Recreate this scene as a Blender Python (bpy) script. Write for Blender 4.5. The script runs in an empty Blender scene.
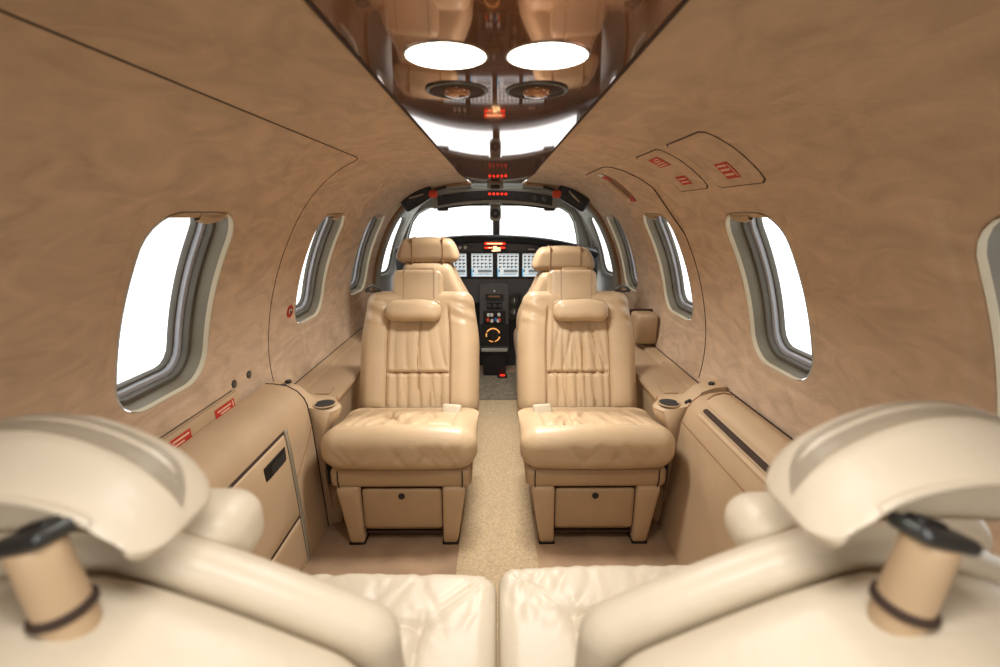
import bpy, math, random
from mathutils import Vector, Matrix
random.seed(4)
C = bpy.context.scene.collection
PI = math.pi

# ------------------------------------------------------------------ materials
def lin(r, g, b):
    f = lambda c: (c/255/12.92) if c/255 <= .04045 else ((c/255+.055)/1.055)**2.4
    return (f(r), f(g), f(b), 1)

MATS = {}
def mat(name, col, rough=.5, metal=0., var=0., vscale=8., bump=0., bscale=200., emit=None, estr=1.,
        stretch=(1, 1, 1), coat=0., distort=0., col2=None, spec=.5):
    m = bpy.data.materials.new(name); m.use_nodes = True
    nt = m.node_tree; b = nt.nodes['Principled BSDF']
    c = lin(*col)
    b.inputs['Base Color'].default_value = c
    b.inputs['Roughness'].default_value = rough
    b.inputs['Metallic'].default_value = metal
    b.inputs['Coat Weight'].default_value = coat
    b.inputs['Specular IOR Level'].default_value = spec
    if emit:
        b.inputs['Emission Color'].default_value = lin(*emit); b.inputs['Emission Strength'].default_value = estr
    if var or bump:
        tc = nt.nodes.new('ShaderNodeTexCoord'); mp = nt.nodes.new('ShaderNodeMapping')
        mp.inputs['Scale'].default_value = stretch
        nt.links.new(tc.outputs['Object'], mp.inputs['Vector'])
    if var:
        n = nt.nodes.new('ShaderNodeTexNoise'); n.inputs['Scale'].default_value = vscale
        n.inputs['Detail'].default_value = 6; n.inputs['Distortion'].default_value = distort
        nt.links.new(mp.outputs['Vector'], n.inputs['Vector'])
        r = nt.nodes.new('ShaderNodeValToRGB')
        r.color_ramp.elements[0].position = .33; r.color_ramp.elements[1].position = .68
        d = col2 or tuple(v*(1-var) for v in col)
        r.color_ramp.elements[0].color = lin(*d)
        r.color_ramp.elements[1].color = c
        nt.links.new(n.outputs['Fac'], r.inputs['Fac']); nt.links.new(r.outputs['Color'], b.inputs['Base Color'])
    if bump:
        n2 = nt.nodes.new('ShaderNodeTexNoise'); n2.inputs['Scale'].default_value = bscale; n2.inputs['Detail'].default_value = 4
        nt.links.new(mp.outputs['Vector'], n2.inputs['Vector'])
        bp = nt.nodes.new('ShaderNodeBump'); bp.inputs['Strength'].default_value = bump; bp.inputs['Distance'].default_value = .004
        nt.links.new(n2.outputs['Fac'], bp.inputs['Height']); nt.links.new(bp.outputs['Normal'], b.inputs['Normal'])
    MATS[name] = m
    return m

SUEDE = mat('suede_lining', (207, 181, 153), .95, var=.11, vscale=7, distort=1.6, stretch=(1.6, .9, 2.2), bump=.35, bscale=90, spec=.15)
LEATHER = mat('tan_leather', (194, 168, 133), .38, var=.05, vscale=7, bump=.18, bscale=130, spec=.42)
LEATHER2 = mat('tan_leather_dark', (178, 151, 117), .42, var=.05, vscale=7, bump=.16, bscale=130, spec=.4)
LEATHERN = mat('cream_leather', (203, 191, 169), .4, var=.04, vscale=7, bump=.15, bscale=110, spec=.4)  # tan leather of the near seats, bright light from behind put into the colour
SHELL = mat('beige_shell', (190, 163, 129), .45, var=.04, vscale=6, bump=.06, bscale=300, spec=.4)
TRIM = mat('beige_trim', (184, 157, 124), .5, var=.06, vscale=6, bump=.1, bscale=250, spec=.35)
SEAM = mat('dark_seam', (58, 40, 28), .8, var=.1)
STITCH = mat('stitch_brown', (150, 112, 78), .7, var=.1)
CARPET = mat('brown_carpet', (186, 155, 124), .97, var=.14, vscale=9, bump=1.0, bscale=500, spec=.1)
RUNNER = mat('pale_carpet', (200, 176, 140), .97, var=.14, vscale=110, bump=1.0, bscale=420, spec=.1)
CKCARPET = mat('grey_carpet', (150, 138, 118), .97, var=.2, vscale=40, bump=1.0, bscale=420, spec=.1)
BLACK = mat('black_plastic', (26, 25, 25), .45, var=.15, vscale=20)
PANEL = mat('charcoal_panel', (84, 84, 86), .5, var=.1, vscale=12, bump=.05)
DARK = mat('dark_grey', (44, 43, 43), .5, var=.1, vscale=12)
SEALD = mat('window_seal_dark', (92, 87, 76), .6, var=.12, vscale=12)
RINGL = mat('window_ring_grey', (156, 156, 160), .4, var=.06, vscale=12)
LIP = mat('window_lip', (196, 184, 156), .5, var=.06, vscale=8)
REVEAL = mat('window_reveal', (118, 110, 92), .5, var=.08, vscale=8)  # darker than the lip: shade inside the window recess put into the colour
CKPIT = mat('cockpit_grey', (158, 156, 144), .6, var=.06, vscale=8)
CHROME = mat('brushed_metal', (170, 165, 155), .3, metal=1, var=.15, vscale=30)
STRIP = mat('grey_strip', (158, 150, 132), .35, var=.06, metal=.3)
GUN = mat('gunmetal', (95, 98, 98), .35, metal=.8, var=.25, vscale=20)
RED = mat('red_placard', (190, 44, 26), .6, var=.08, vscale=30)
CREAMINK = mat('placard_ink', (226, 190, 160), .7, var=.05)
WHITE = mat('white_marking', (225, 222, 212), .6, var=.05)
ORANGE = mat('orange_knob', (222, 72, 32), .5, var=.1)
BLUE = mat('blue_knob', (50, 110, 170), .5, var=.1)
BUCKLE = mat('buckle_ivory', (196, 186, 162), .3, var=.05, coat=.3)
AMBER = mat('amber_lit', (250, 190, 110), .5, emit=(255, 170, 90), estr=1.0, var=.05)
REDLIT = mat('red_lit', (255, 60, 30), .5, emit=(255, 38, 22), estr=2.0, var=.03)
WARMLIT = mat('warm_lit', (255, 230, 170), .5, emit=(255, 214, 150), estr=2.0, var=.03)
LAMP = mat('lamp_diffuser', (255, 250, 240), .5, emit=(255, 244, 226), estr=9, var=.01)
SCRMARK = mat('screen_marks', (40, 48, 52), .5, var=.1)
SCRGREY = mat('screen_grey', (120, 128, 130), .5, emit=(120, 128, 130), estr=.5, var=.05)
SCRBLUE = mat('screen_blue', (90, 160, 200), .5, emit=(100, 180, 225), estr=.8, var=.05)
SCREEN = mat('screen_lit', (190, 196, 196), .4, emit=(205, 214, 216), estr=.8, var=.05)
HANGARLIT = mat('hangar_grey', (200, 200, 200), .8, emit=(205, 206, 208), estr=1.0, var=.03)  # pale glow stands in for daylight on the outdoor beam

def copper():
    m = mat('copper_ceiling', (178, 124, 88), .05, metal=.45, var=.3, vscale=7, distort=.8, stretch=(1, .6, 1), coat=.4)
    return m
COPPER = copper()

def glass():
    m = bpy.data.materials.new('clear_pane'); m.use_nodes = True
    nt = m.node_tree; nt.nodes.clear()
    o = nt.nodes.new('ShaderNodeOutputMaterial'); mx = nt.nodes.new('ShaderNodeMixShader')
    t = nt.nodes.new('ShaderNodeBsdfTransparent'); g = nt.nodes.new('ShaderNodeBsdfGlossy')
    g.inputs['Roughness'].default_value = .02; t.inputs['Color'].default_value = (.97, .98, .98, 1)
    mx.inputs[0].default_value = .03
    nt.links.new(t.outputs[0], mx.inputs[1]); nt.links.new(g.outputs[0], mx.inputs[2])
    nt.links.new(mx.outputs[0], o.inputs['Surface'])
    return m
GLASS = glass()

# ------------------------------------------------------------------ object helpers
def world_of(o):
    m = Matrix.LocRotScale(o.location, o.rotation_euler, o.scale)
    if o.parent: m = world_of(o.parent) @ o.matrix_parent_inverse @ m
    return m

def mk(name, geo, m, parent=None, smooth=True, flat_angle=None):
    V, F = geo
    V = [Vector(v) for v in V]
    org = Vector((0, 0, 0))
    if parent is None:
        xs = [v.x for v in V]; ys = [v.y for v in V]; zs = [v.z for v in V]
        org = Vector(((min(xs)+max(xs))/2, (min(ys)+max(ys))/2, min(zs)))
        V = [v-org for v in V]
    me = bpy.data.meshes.new(name)
    me.from_pydata(V, [], F); me.validate(); me.update()
    import bmesh
    bm = bmesh.new(); bm.from_mesh(me); bmesh.ops.recalc_face_normals(bm, faces=bm.faces); bm.to_mesh(me); bm.free()
    me.materials.append(m)
    if smooth:
        me.polygons.foreach_set('use_smooth', [True]*len(me.polygons))
        if flat_angle is None: flat_angle = 42
        try: me.set_sharp_from_angle(angle=math.radians(flat_angle))
        except Exception: pass
    o = bpy.data.objects.new(name, me); C.objects.link(o); o.location = org
    if parent is not None:
        o.parent = parent; o.matrix_parent_inverse = world_of(parent).inverted()
    return o

def tag(o, label=None, cat=None, group=None, kind=None):
    if label: o['label'] = label
    if cat: o['category'] = cat
    if group: o['group'] = group
    if kind: o['kind'] = kind
    return o
def struct(o):
    o['kind'] = 'structure'; return o
def thing(name, label, cat, loc=(0, 0, 0), group=None):
    o = bpy.data.objects.new(name, None); C.objects.link(o); o.location = loc
    o.empty_display_size = .05
    return tag(o, label, cat, group)

# ------------------------------------------------------------------ geometry helpers
def join(*gs):
    V, F = [], []
    for v, f in gs:
        b = len(V); V += list(v); F += [tuple(i+b for i in q) for q in f]
    return V, F
def xf(g, M):
    return [M @ Vector(v) for v in g[0]], g[1]
def move(g, d):
    d = Vector(d); return [Vector(v)+d for v in g[0]], g[1]
def mirror(g):
    return [Vector((-v[0], v[1], v[2])) for v in g[0]], g[1]

def softbox(c, h, r, n=(6, 6, 6), f=None):
    """rounded box, centre c, half sizes h, edge radius r, dense grid, optional deform"""
    h = Vector(h); c = Vector(c); r = min(r, min(h)*.999)
    V, F, key = [], [], {}
    def sp(t): return .45*t+.55*math.sin(t*PI/2)
    def add(p):
        q = Vector([max(-(h[i]-r), min(h[i]-r, p[i])) for i in range(3)])
        d = p-q
        if d.length > 1e-9: p = q+d.normalized()*r
        k = (round(p.x, 6), round(p.y, 6), round(p.z, 6))
        if k not in key:
            key[k] = len(V); V.append(p)
        return key[k]
    for ax in range(3):
        a, b = [(1, 2), (2, 0), (0, 1)][ax]
        for s in (-1, 1):
            ids = []
            for i in range(n[a]+1):
                row = []
                for j in range(n[b]+1):
                    p = Vector((0, 0, 0)); p[ax] = s*h[ax]
                    p[a] = sp(-1+2*i/n[a])*h[a]; p[b] = sp(-1+2*j/n[b])*h[b]
                    row.append(add(p))
                ids.append(row)
            for i in range(n[a]):
                for j in range(n[b]):
                    q = [ids[i][j], ids[i+1][j], ids[i+1][j+1], ids[i][j+1]]
                    if s < 0: q.reverse()
                    u = []
                    for k in q:
                        if k not in u: u.append(k)
                    if len(u) > 2: F.append(tuple(u))
    if f: V = [f(Vector(v)) for v in V]
    return [v+c for v in V], F
def box(x0, x1, y0, y1, z0, z1, r=.003, n=4):
    h = ((x1-x0)/2, (y1-y0)/2, (z1-z0)/2)
    return softbox(((x0+x1)/2, (y0+y1)/2, (z0+z1)/2), h, min(r, min(h)*.9), (n, n, n))

def tube(pts, rad, seg=8, closed=False):
    pts = [Vector(p) for p in pts]; V, F = [], []; N = len(pts); prev = None
    for i, p in enumerate(pts):
        a = pts[(i-1) % N] if (closed or i > 0) else pts[i]
        b = pts[(i+1) % N] if (closed or i < N-1) else pts[i]
        t = (b-a).normalized()
        if prev is None:
            u = t.orthogonal().normalized()
        else:
            u = (prev-t*prev.dot(t)).normalized()
        prev = u; w = t.cross(u)
        rr = rad(i/(N-1)) if callable(rad) else rad
        for k in range(seg):
            an = 2*PI*k/seg; V.append(p+(u*math.cos(an)+w*math.sin(an))*rr)
    for i in range(N if closed else N-1):
        j = (i+1) % N
        for k in range(seg):
            l = (k+1) % seg; F.append((i*seg+k, i*seg+l, j*seg+l, j*seg+k))
    if not closed:
        F.append(tuple(range(seg-1, -1, -1))); F.append(tuple((N-1)*seg+k for k in range(seg)))
    return V, F

def lathe(prof, M=Matrix.Identity(4), seg=28):
    """prof list of (r, z); axis z; then transformed by M"""
    V, F = [], []
    for r, z in prof:
        for k in range(seg):
            a = 2*PI*k/seg; V.append(M @ Vector((r*math.cos(a), r*math.sin(a), z)))
    for i in range(len(prof)-1):
        for k in range(seg):
            l = (k+1) % seg; F.append((i*seg+k, i*seg+l, (i+1)*seg+l, (i+1)*seg+k))
    if prof[0][0] < .0021: F.append(tuple(range(seg-1, -1, -1)))
    if prof[-1][0] < .0021: F.append(tuple((len(prof)-1)*seg+k for k in range(seg)))
    return V, F
def loft(rings, caps=True, closed=True):
    V, F = [], []; n = len(rings[0])
    for r in rings: V += [Vector(p) for p in r]
    for i in range(len(rings)-1):
        for k in range(n if closed else n-1):
            l = (k+1) % n; F.append((i*n+k, i*n+l, (i+1)*n+l, (i+1)*n+k))
    if caps:
        F.append(tuple(range(n-1, -1, -1))); F.append(tuple((len(rings)-1)*n+k for k in range(n)))
    return V, F
def face_y(loc, ang=0):   # matrix: local z axis points to -Y (towards the cabin)
    return Matrix.Translation(loc) @ Matrix.Rotation(PI/2, 4, 'X')
def gs(d, w): return math.exp(-(d/w)**2)
def sst(a, b, t):
    t = max(0, min(1, (t-a)/(b-a))); return t*t*(3-2*t)

# ------------------------------------------------------------------ cabin cross section
PR = [(.62, -.02), (.72, .22), (.782, .46), (.797, .62), (.774, .78), (.722, .94), (.638, 1.10), (.545, 1.205),
      (.44, 1.268), (.31, 1.300), (.19, 1.312), (0, 1.316), (-.19, 1.312)]
def catmull():
    P = [Vector(p) for p in PR]; out = []
    P = [P[0]*2-P[1]]+P
    for i in range(1, len(P)-2):
        a, b, c, d = P[i-1], P[i], P[i+1], P[i+2]
        for k in range(16):
            t = k/16
            out.append(.5*((2*b)+(c-a)*t+(2*a-5*b+4*c-d)*t*t+(3*b-a-3*c+d)*t**3))
    out.append(P[-2])
    return out
DENSE = catmull()
AL = [0.]
for a, b in zip(DENSE, DENSE[1:]): AL.append(AL[-1]+(b-a).length)
STOT = AL[-1]
def prof(s):
    s = max(0, min(STOT, s))
    lo, hi = 0, len(AL)-1
    while hi-lo > 1:
        m = (lo+hi)//2
        if AL[m] <= s: lo = m
        else: hi = m
    t = (s-AL[lo])/max(1e-9, AL[hi]-AL[lo])
    return DENSE[lo].lerp(DENSE[hi], t)
def s_of_z(z):
    for i in range(len(DENSE)-1):
        if DENSE[i].y <= z <= DENSE[i+1].y:
            return AL[i]+(AL[i+1]-AL[i])*(z-DENSE[i].y)/max(1e-9, DENSE[i+1].y-DENSE[i].y)
    return STOT
def s_of_x(x):
    for i in range(len(DENSE)-1, 0, -1):
        if DENSE[i].x <= x <= DENSE[i-1].x and DENSE[i].y > .9:
            return AL[i]+(AL[i-1]-AL[i])*(x-DENSE[i].x)/max(1e-9, DENSE[i-1].x-DENSE[i].x)
YA = 2.925      # the arch where the cabin lining ends
def surf(side, Y, s, off=0.):
    p = prof(s); a = prof(s-.01); b = prof(s+.01); t = (b-a).normalized()
    n = Vector((-t.y, t.x))          # towards the inside
    q = p+n*off
    sc = 1-.07*sst(YA, 3.5, Y)
    dz = -.022*sst(2.1, YA, Y)*sst(1.0, 1.3, p.y)
    return Vector((side*q.x*sc, Y, q.y+dz))

def rrect(hw, hh, r, th):
    """distance along direction th to a rounded rectangle boundary"""
    dx, dy = math.cos(th), math.sin(th)
    lo, hi = 0, 3.
    for _ in range(40):
        m = (lo+hi)/2; x, y = abs(dx*m), abs(dy*m)
        qx, qy = max(0, x-(hw-r)), max(0, y-(hh-r))
        if math.hypot(qx, qy) <= r and x <= hw and y <= hh: lo = m
        else: hi = m
    return lo

def lines(a, b, step, must):
    pts = sorted(set([a, b]+[round(m, 5) for m in must if a < m < b]))
    out = []
    for p, q in zip(pts, pts[1:]):
        k = max(1, int(round((q-p)/step)))
        out += [p+(q-p)*i/k for i in range(k)]
    return out+[pts[-1]]

def lining(side, Y0, Y1, s0, s1, holes, mg=.06, step=.035):
    ys = lines(Y0, Y1, step, [v for h in holes for v in (h['Y0']-mg, h['Y1']+mg)])
    ss = lines(s0, s1, step, [v for h in holes for v in (h['s0']-mg, h['s1']+mg)])
    V = [surf(side, y, s) for y in ys for s in ss]; ns = len(ss); F = []
    near = lambda L, v: min(range(len(L)), key=lambda i: abs(L[i]-v))
    rects = [(near(ys, h['Y0']-mg), near(ys, h['Y1']+mg), near(ss, h['s0']-mg), near(ss, h['s1']+mg)) for h in holes]
    for i in range(len(ys)-1):
        for j in range(ns-1):
            if any(a <= i < b and c <= j < d for a, b, c, d in rects): continue
            F.append((i*ns+j, i*ns+j+1, (i+1)*ns+j+1, (i+1)*ns+j))
    for h, (a, b, c, d) in zip(holes, rects):
        per = [(i, c) for i in range(a, b)]+[(b, j) for j in range(c, d)]+[(i, d) for i in range(b, a, -1)]+[(a, j) for j in range(d, c, -1)]
        Yc, sc = (h['Y0']+h['Y1'])/2, (h['s0']+h['s1'])/2; hw, hh = (h['Y1']-h['Y0'])/2, (h['s1']-h['s0'])/2
        prev = [i*ns+j for i, j in per]
        for t in (.2, .36, .44, .52, .62, .8, .9, .95, 1.0, 1.06):
            cur = []
            for i, j in per:
                oy, os = ys[i]-Yc, ss[j]-sc; th = math.atan2(os, oy); R = rrect(hw, hh, h.get('r', .08), th); L = math.hypot(oy, os)
                tt = min(t, 1.0)
                rad = L+(R-L)*tt
                off = -.0045*sst(.36, .52, t) - .004*max(0, (t-.88)/.12)**2
                if t > 1: off = -.02
                cur.append(len(V)); V.append(surf(side, Yc+math.cos(th)*rad, sc+math.sin(th)*rad, off))
            n = len(per)
            for k in range(n):
                l = (k+1) % n; F.append((prev[k], prev[l], cur[l], cur[k]))
            prev = cur
    return V, F

def opening(h, shrink=0., n=72):
    Yc, sc = (h['Y0']+h['Y1'])/2, (h['s0']+h['s1'])/2; hw, hh = (h['Y1']-h['Y0'])/2, (h['s1']-h['s0'])/2
    out = []
    for k in range(n):
        th = 2*PI*k/n; R = rrect(hw-shrink, hh-shrink, max(.02, h.get('r', .08)-shrink), th)
        out.append((Yc+R*math.cos(th), sc+R*math.sin(th)))
    return out
def oring(side, h, shrink, depth):
    return [surf(side, y, s, -depth) for y, s in opening(h, shrink)]

def patch(side, Y0, Y1, s0, s1, off, thick=0., nY=8, ns=8, r=.0):
    """sheet following the lining, off metres inside it"""
    if r <= 0:
        V = [surf(side, Y0+(Y1-Y0)*i/nY, s0+(s1-s0)*j/ns, off) for i in range(nY+1) for j in range(ns+1)]
        F = [(i*(ns+1)+j, i*(ns+1)+j+1, (i+1)*(ns+1)+j+1, (i+1)*(ns+1)+j) for i in range(nY) for j in range(ns)]
        return V, F
    h = dict(Y0=Y0, Y1=Y1, s0=s0, s1=s1, r=r)
    V, F = [], []; n = 48
    rim = opening(h, 0, n); Yc, sc = (Y0+Y1)/2, (s0+s1)/2
    for t in (1.0, .97, .75, .5, .25):
        o = off if t < .99 else off-thick
        for y, s in rim: V.append(surf(side, Yc+(y-Yc)*t, sc+(s-sc)*t, o))
    for q in range(4):
        for k in range(n): F.append((q*n+k, q*n+(k+1) % n, (q+1)*n+(k+1) % n, (q+1)*n+k))
    F.append(tuple(4*n+k for k in range(n)))
    return V, F

# ------------------------------------------------------------------ shell: walls, ceiling, floor
sW0, sW1 = s_of_z(.668), s_of_z(1.102)
SC = s_of_x(.43); SP = s_of_x(.19)
def W(a, b, r=.085, s0=None, s1=None): return dict(Y0=a, Y1=b, s0=s0 or sW0, s1=s1 or sW1, r=r)
SLO = s_of_z(.44)
WL = [W(.895, 1.205), W(1.765, 2.065), W(2.463, 2.785)]
WR = [W(.325, .655), W(1.09, 1.378), W(1.813, 2.145), W(2.567, 2.858)]
struct(mk('wall_left', lining(-1, -1.0, YA, SLO, SC, WL), SUEDE, flat_angle=70))
struct(mk('wall_right', lining(1, -1.0, YA, SLO, SC, WR), SUEDE, flat_angle=70))
def cl(side):
    ys = [-1.0+(YA+1.0)*i/60 for i in range(61)]; ss = [SC+(SP+.02-SC)*j/10 for j in range(11)]
    V = [surf(side, y, s) for y in ys for s in ss]
    F = [(i*11+j, i*11+j+1, (i+1)*11+j+1, (i+1)*11+j) for i in range(60) for j in range(10)]
    return V, F
struct(mk('ceiling', join(cl(-1), cl(1)), SUEDE, flat_angle=70))
struct(mk('floor', box(-.66, .66, -1.0, 3.6, -.04, 0, .002), CARPET))
struct(mk('wall_back', box(-.85, .85, -1.04, -1.0, -.02, 1.33, .002), SUEDE))

# runner of pale carpet down the aisle, greyer carpet in the cockpit
def sheet(x0, x1, y0, y1, z, nx=4, ny=10):
    V = [(x0+(x1-x0)*i/nx, y0+(y1-y0)*j/ny, z) for i in range(nx+1) for j in range(ny+1)]
    F = [(i*(ny+1)+j, i*(ny+1)+j+1, (i+1)*(ny+1)+j+1, (i+1)*(ny+1)+j) for i in range(nx) for j in range(ny)]
    return V, F
tag(mk('carpet_runner', box(-.132, .132, .70, 2.62, .0, .007, .003), RUNNER), 'long pale beige carpet runner down the aisle between the seats', 'carpet')
tag(mk('cockpit_carpet', box(-.5, .5, 2.63, 3.12, .0, .008, .003), CKCARPET), 'grey carpet on the floor at the cockpit end of the aisle', 'carpet')
fl = thing('floor_latch', 'small black floor latch with a red centre on the cockpit carpet', 'latch', (.035, 3.02, .008))
mk('plate', box(.0, .07, 3.0, 3.05, .008, .02, .003), BLACK, fl); mk('button', box(.02, .052, 3.012, 3.038, .018, .024, .003), REDLIT, fl)

# groove lines in the lining
def gline(side, pts, r=.0028):
    return tube([surf(side, y, s, .0) for y, s in pts], r, 6)
def path(a, b, n): return [(a[0]+(b[0]-a[0])*i/n, a[1]+(b[1]-a[1])*i/n) for i in range(n+1)]
struct(mk('trim_1', gline(-1, path((-1, SC), (1.50, SC), 40)+[(1.53, SC-.006), (1.538, SC-.02)]+path((1.541, SC-.04), (1.541, s_of_z(.49)), 50), .0018), SEAM))
rs = s_of_z(.485)
gp = path((2.22, s_of_z(1.279)), (1.87, s_of_z(1.279)), 6)+[(1.81, s_of_z(1.273)), (1.78, s_of_z(1.258)), (1.745, s_of_z(1.23)), (1.715, s_of_z(1.195))]
gp += [(1.69, s_of_z(1.03)*(1-i/40)+rs*i/40) for i in range(0, 41)]
struct(mk('trim_2', gline(1, gp, .0024), SEAM))

# windows
wn = 0
def window(side, h, shade=True):
    global wn
    wn += 1
    rv = mk('window_%d' % wn, loft([oring(side, h, .0012, .005), oring(side, h, .003, .010), oring(side, h, .0045, .016)], caps=False), LIP)
    struct(rv)
    mk('inner_reveal', loft([oring(side, h, .004, .015), oring(side, h, .006, .025), oring(side, h, .011, .046)], caps=False), REVEAL, rv)
    mk('seal', loft([oring(side, h, .010, .044), oring(side, h, .021, .045), oring(side, h, .023, .05), oring(side, h, .024, .062)], caps=False), SEALD, rv)
    mk('frame', loft([oring(side, h, .022, .060), oring(side, h, .029, .060), oring(side, h, .033, .063), oring(side, h, .034, .075)], caps=False), RINGL, rv)
    mk('outer_seal', loft([oring(side, h, .033, .074), oring(side, h, .039, .074), oring(side, h, .041, .078), oring(side, h, .041, .088)], caps=False), SEALD, rv)
    hh = dict(h); 
    mk('pane', patch(side, h['Y0']+.036, h['Y1']-.036, h['s0']+.036, h['s1']-.036, -.084, 0, r=h['r']-.03), GLASS, rv)
    if shade:
        y0, y1 = h['Y0']+.045, h['Y1']-.012
        V = []; n = 20
        g = []
        for (ds, dp) in ((-.002, .012), (-.018, .014), (-.022, .020), (-.022, .034), (-.004, .036)):
            g.append([surf(side, y0+(y1-y0)*i/n, h['s1']+ds, -dp) for i in range(n+1)])
        sh = mk('shade', loft(g, caps=False, closed=False), REVEAL if False else TRIM, rv)
        ym = (y0+y1)/2+.03
        g = []
        for (ds, dp) in ((-.016, .011), (-.032, .012), (-.036, .017), (-.034, .023), (-.018, .025)):
            g.append([surf(side, ym-.045+.09*i/8, h['s1']+ds+.008*abs(i/4-1)**2, -dp) for i in range(9)])
        mk('shade_handle', loft(g, caps=False, closed=False), TRIM, sh)
    return rv
for h in WL: window(-1, h)
for h in WR: window(1, h)

# ------------------------------------------------------------------ cockpit shell
s0c, s1c = s_of_z(.70), s_of_z(1.09)
CW = [dict(Y0=3.03, Y1=3.30, s0=s0c, s1=s1c, r=.08)]
def cks(side, Y0, Y1, s0, s1, holes): return lining(side, Y0, Y1, s0, s1, holes, mg=.045, step=.04)
struct(mk('wall_cockpit_left', cks(-1, YA+.005, 3.42, .25, s_of_x(.02), CW), CKPIT, flat_angle=70))
struct(mk('wall_cockpit_right', cks(1, YA+.005, 3.42, .25, s_of_x(.02), CW), CKPIT, flat_angle=70))
for sd in (-1, 1): 
    h = CW[0]; wn += 1
    rv = struct(mk('window_%d' % wn, loft([oring(sd, h, -.003, .004), oring(sd, h, .004, .01), oring(sd, h, .008, .02)], caps=False), CKPIT))
    mk('seal', loft([oring(sd, h, .006, .018), oring(sd, h, .016, .02), oring(sd, h, .018, .03)], caps=False), SEALD, rv)
    mk('pane', patch(sd, h['Y0']+.01, h['Y1']-.01, h['s0']+.01, h['s1']-.01, -.026, 0, r=.06), GLASS, rv)
# arch: dark brown edge and a grey ring behind it
SA = [.3+(s_of_x(.16)-.3)*i/60 for i in range(61)]
def archtube(side, Y, off, r): return tube([surf(side, Y, s, off) for s in SA], r, 8)
struct(mk('trim_3', join(archtube(-1, YA, .006, .010), archtube(1, YA, .006, .010)), STITCH))
def ringband(side, Y0, Y1, o0, o1):
    g = []
    for (y, o) in ((Y0, -.01), (Y0, o0), (Y0+.01, o0+.006), (Y1-.01, o1+.004), (Y1, o1), (Y1, -.01)):
        g.append([surf(side, y, s, o) for s in SA])
    return loft(g, caps=False, closed=False)
struct(mk('trim_4', join(ringband(-1, YA+.012, YA+.06, .022, .03), ringband(1, YA+.012, YA+.06, .022, .03)), CKPIT))

# windscreen wall: surround with one wide opening, centre post, two panes
def wsrnd():
    Y = 3.42
    op = [(-.67, .86), (-.655, .95), (-.62, 1.05), (-.575, 1.11), (-.50, 1.148), (-.40, 1.162), (-.2, 1.168), (0, 1.168), (.2, 1.168), (.40, 1.162),
          (.47, 1.148), (.53, 1.11), (.565, 1.05), (.59, .95), (.60, .86), (.55, .78), (0, .78), (-.6, .78)]
    out = []
    for x, z in op:
        th = math.atan2(z-.95, x)
        # march to the cabin profile
        r = .1
        while r < 1.2:
            px, pz = r*math.cos(th), .95+r*math.sin(th)
            if pz > .93*0+1.30 or pz < .3: break
            s = s_of_z(min(max(pz, -.02), 1.31)); 
            if abs(px) > prof(s).x*.935+.02: break
            r += .01
        out.append((r*math.cos(th), .95+r*math.sin(th)))
    r0 = [(x, Y+.005, z) for x, z in out]
    r1 = [(x, Y-.012, z) for x, z in op]
    r2 = [(x*.985, Y+.03, .95+(z-.95)*.985) for x, z in op]
    return loft([r0, r1, r2], caps=False), op
g, WOP = wsrnd()
ws = struct(mk('wall_front', g, CKPIT, flat_angle=60))
wn += 1
wsn = struct(mk('window_%d' % wn, loft([[(x*1.0, 3.435, z) for x, z in WOP], [(x*.98, 3.435, .95+(z-.95)*.975) for x, z in WOP], [(x*.98, 3.445, .95+(z-.95)*.975) for x, z in WOP]], caps=False), SEALD))
pg = [(x*.985, 3.44, .95+(z-.95)*.98) for x, z in WOP]
mk('pane', (pg, [tuple(range(len(pg)))]), GLASS, wsn, smooth=False)
mk('centre_post', softbox((-.005, 3.43, .98), (.026, .02, .2), .012, (6, 4, 6)), SEALD, wsn)
tag(mk('hangar_beam', join(box(.10, .42, 6.0, 6.1, 1.00, 1.10, .01), xf(box(-.45, .45, -.04, .04, -.035, .035, .01), Matrix.Translation((.75, 6.05, 1.0)) @ Matrix.Rotation(math.radians(9), 4, 'Y'))), HANGARLIT),
    'faint grey beam seen outside through the windscreen, right of its post', 'beam')

# ------------------------------------------------------------------ copper ceiling panel with lamps and vents
def cpanel():
    rows = []
    for i in range(61):
        y = -1.0+(2.90+1.0)*i/60
        hw = .19-.045*sst(2.35, 2.90, y); z0 = 1.3105-.022*sst(2.1, YA, y)
        row = []
        for j in range(17):
            u = -1+2*j/16
            row.append((u*hw, y, z0-.004*(1-u*u)-.0005))
        rows.append(row)
    V = [p for r in rows for p in r]; F = [(i*17+j, i*17+j+1, (i+1)*17+j+1, (i+1)*17+j) for i in range(60) for j in range(16)]
    return V, F
cp = thing('ceiling_panel', 'long polished copper-brown mirror panel along the middle of the ceiling', 'ceiling panel', (0, 1, 1.3))
mk('panel', cpanel(), COPPER, cp, flat_angle=80)
for sd in (-1, 1):
    mk('edge_trim', tube([(sd*(.191-.045*sst(2.35, 2.9, y)), y, 1.3095-.022*sst(2.1, YA, y)) for y in [-1+3.9*i/50 for i in range(51)]], .0028, 6), SEAM, cp)
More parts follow.
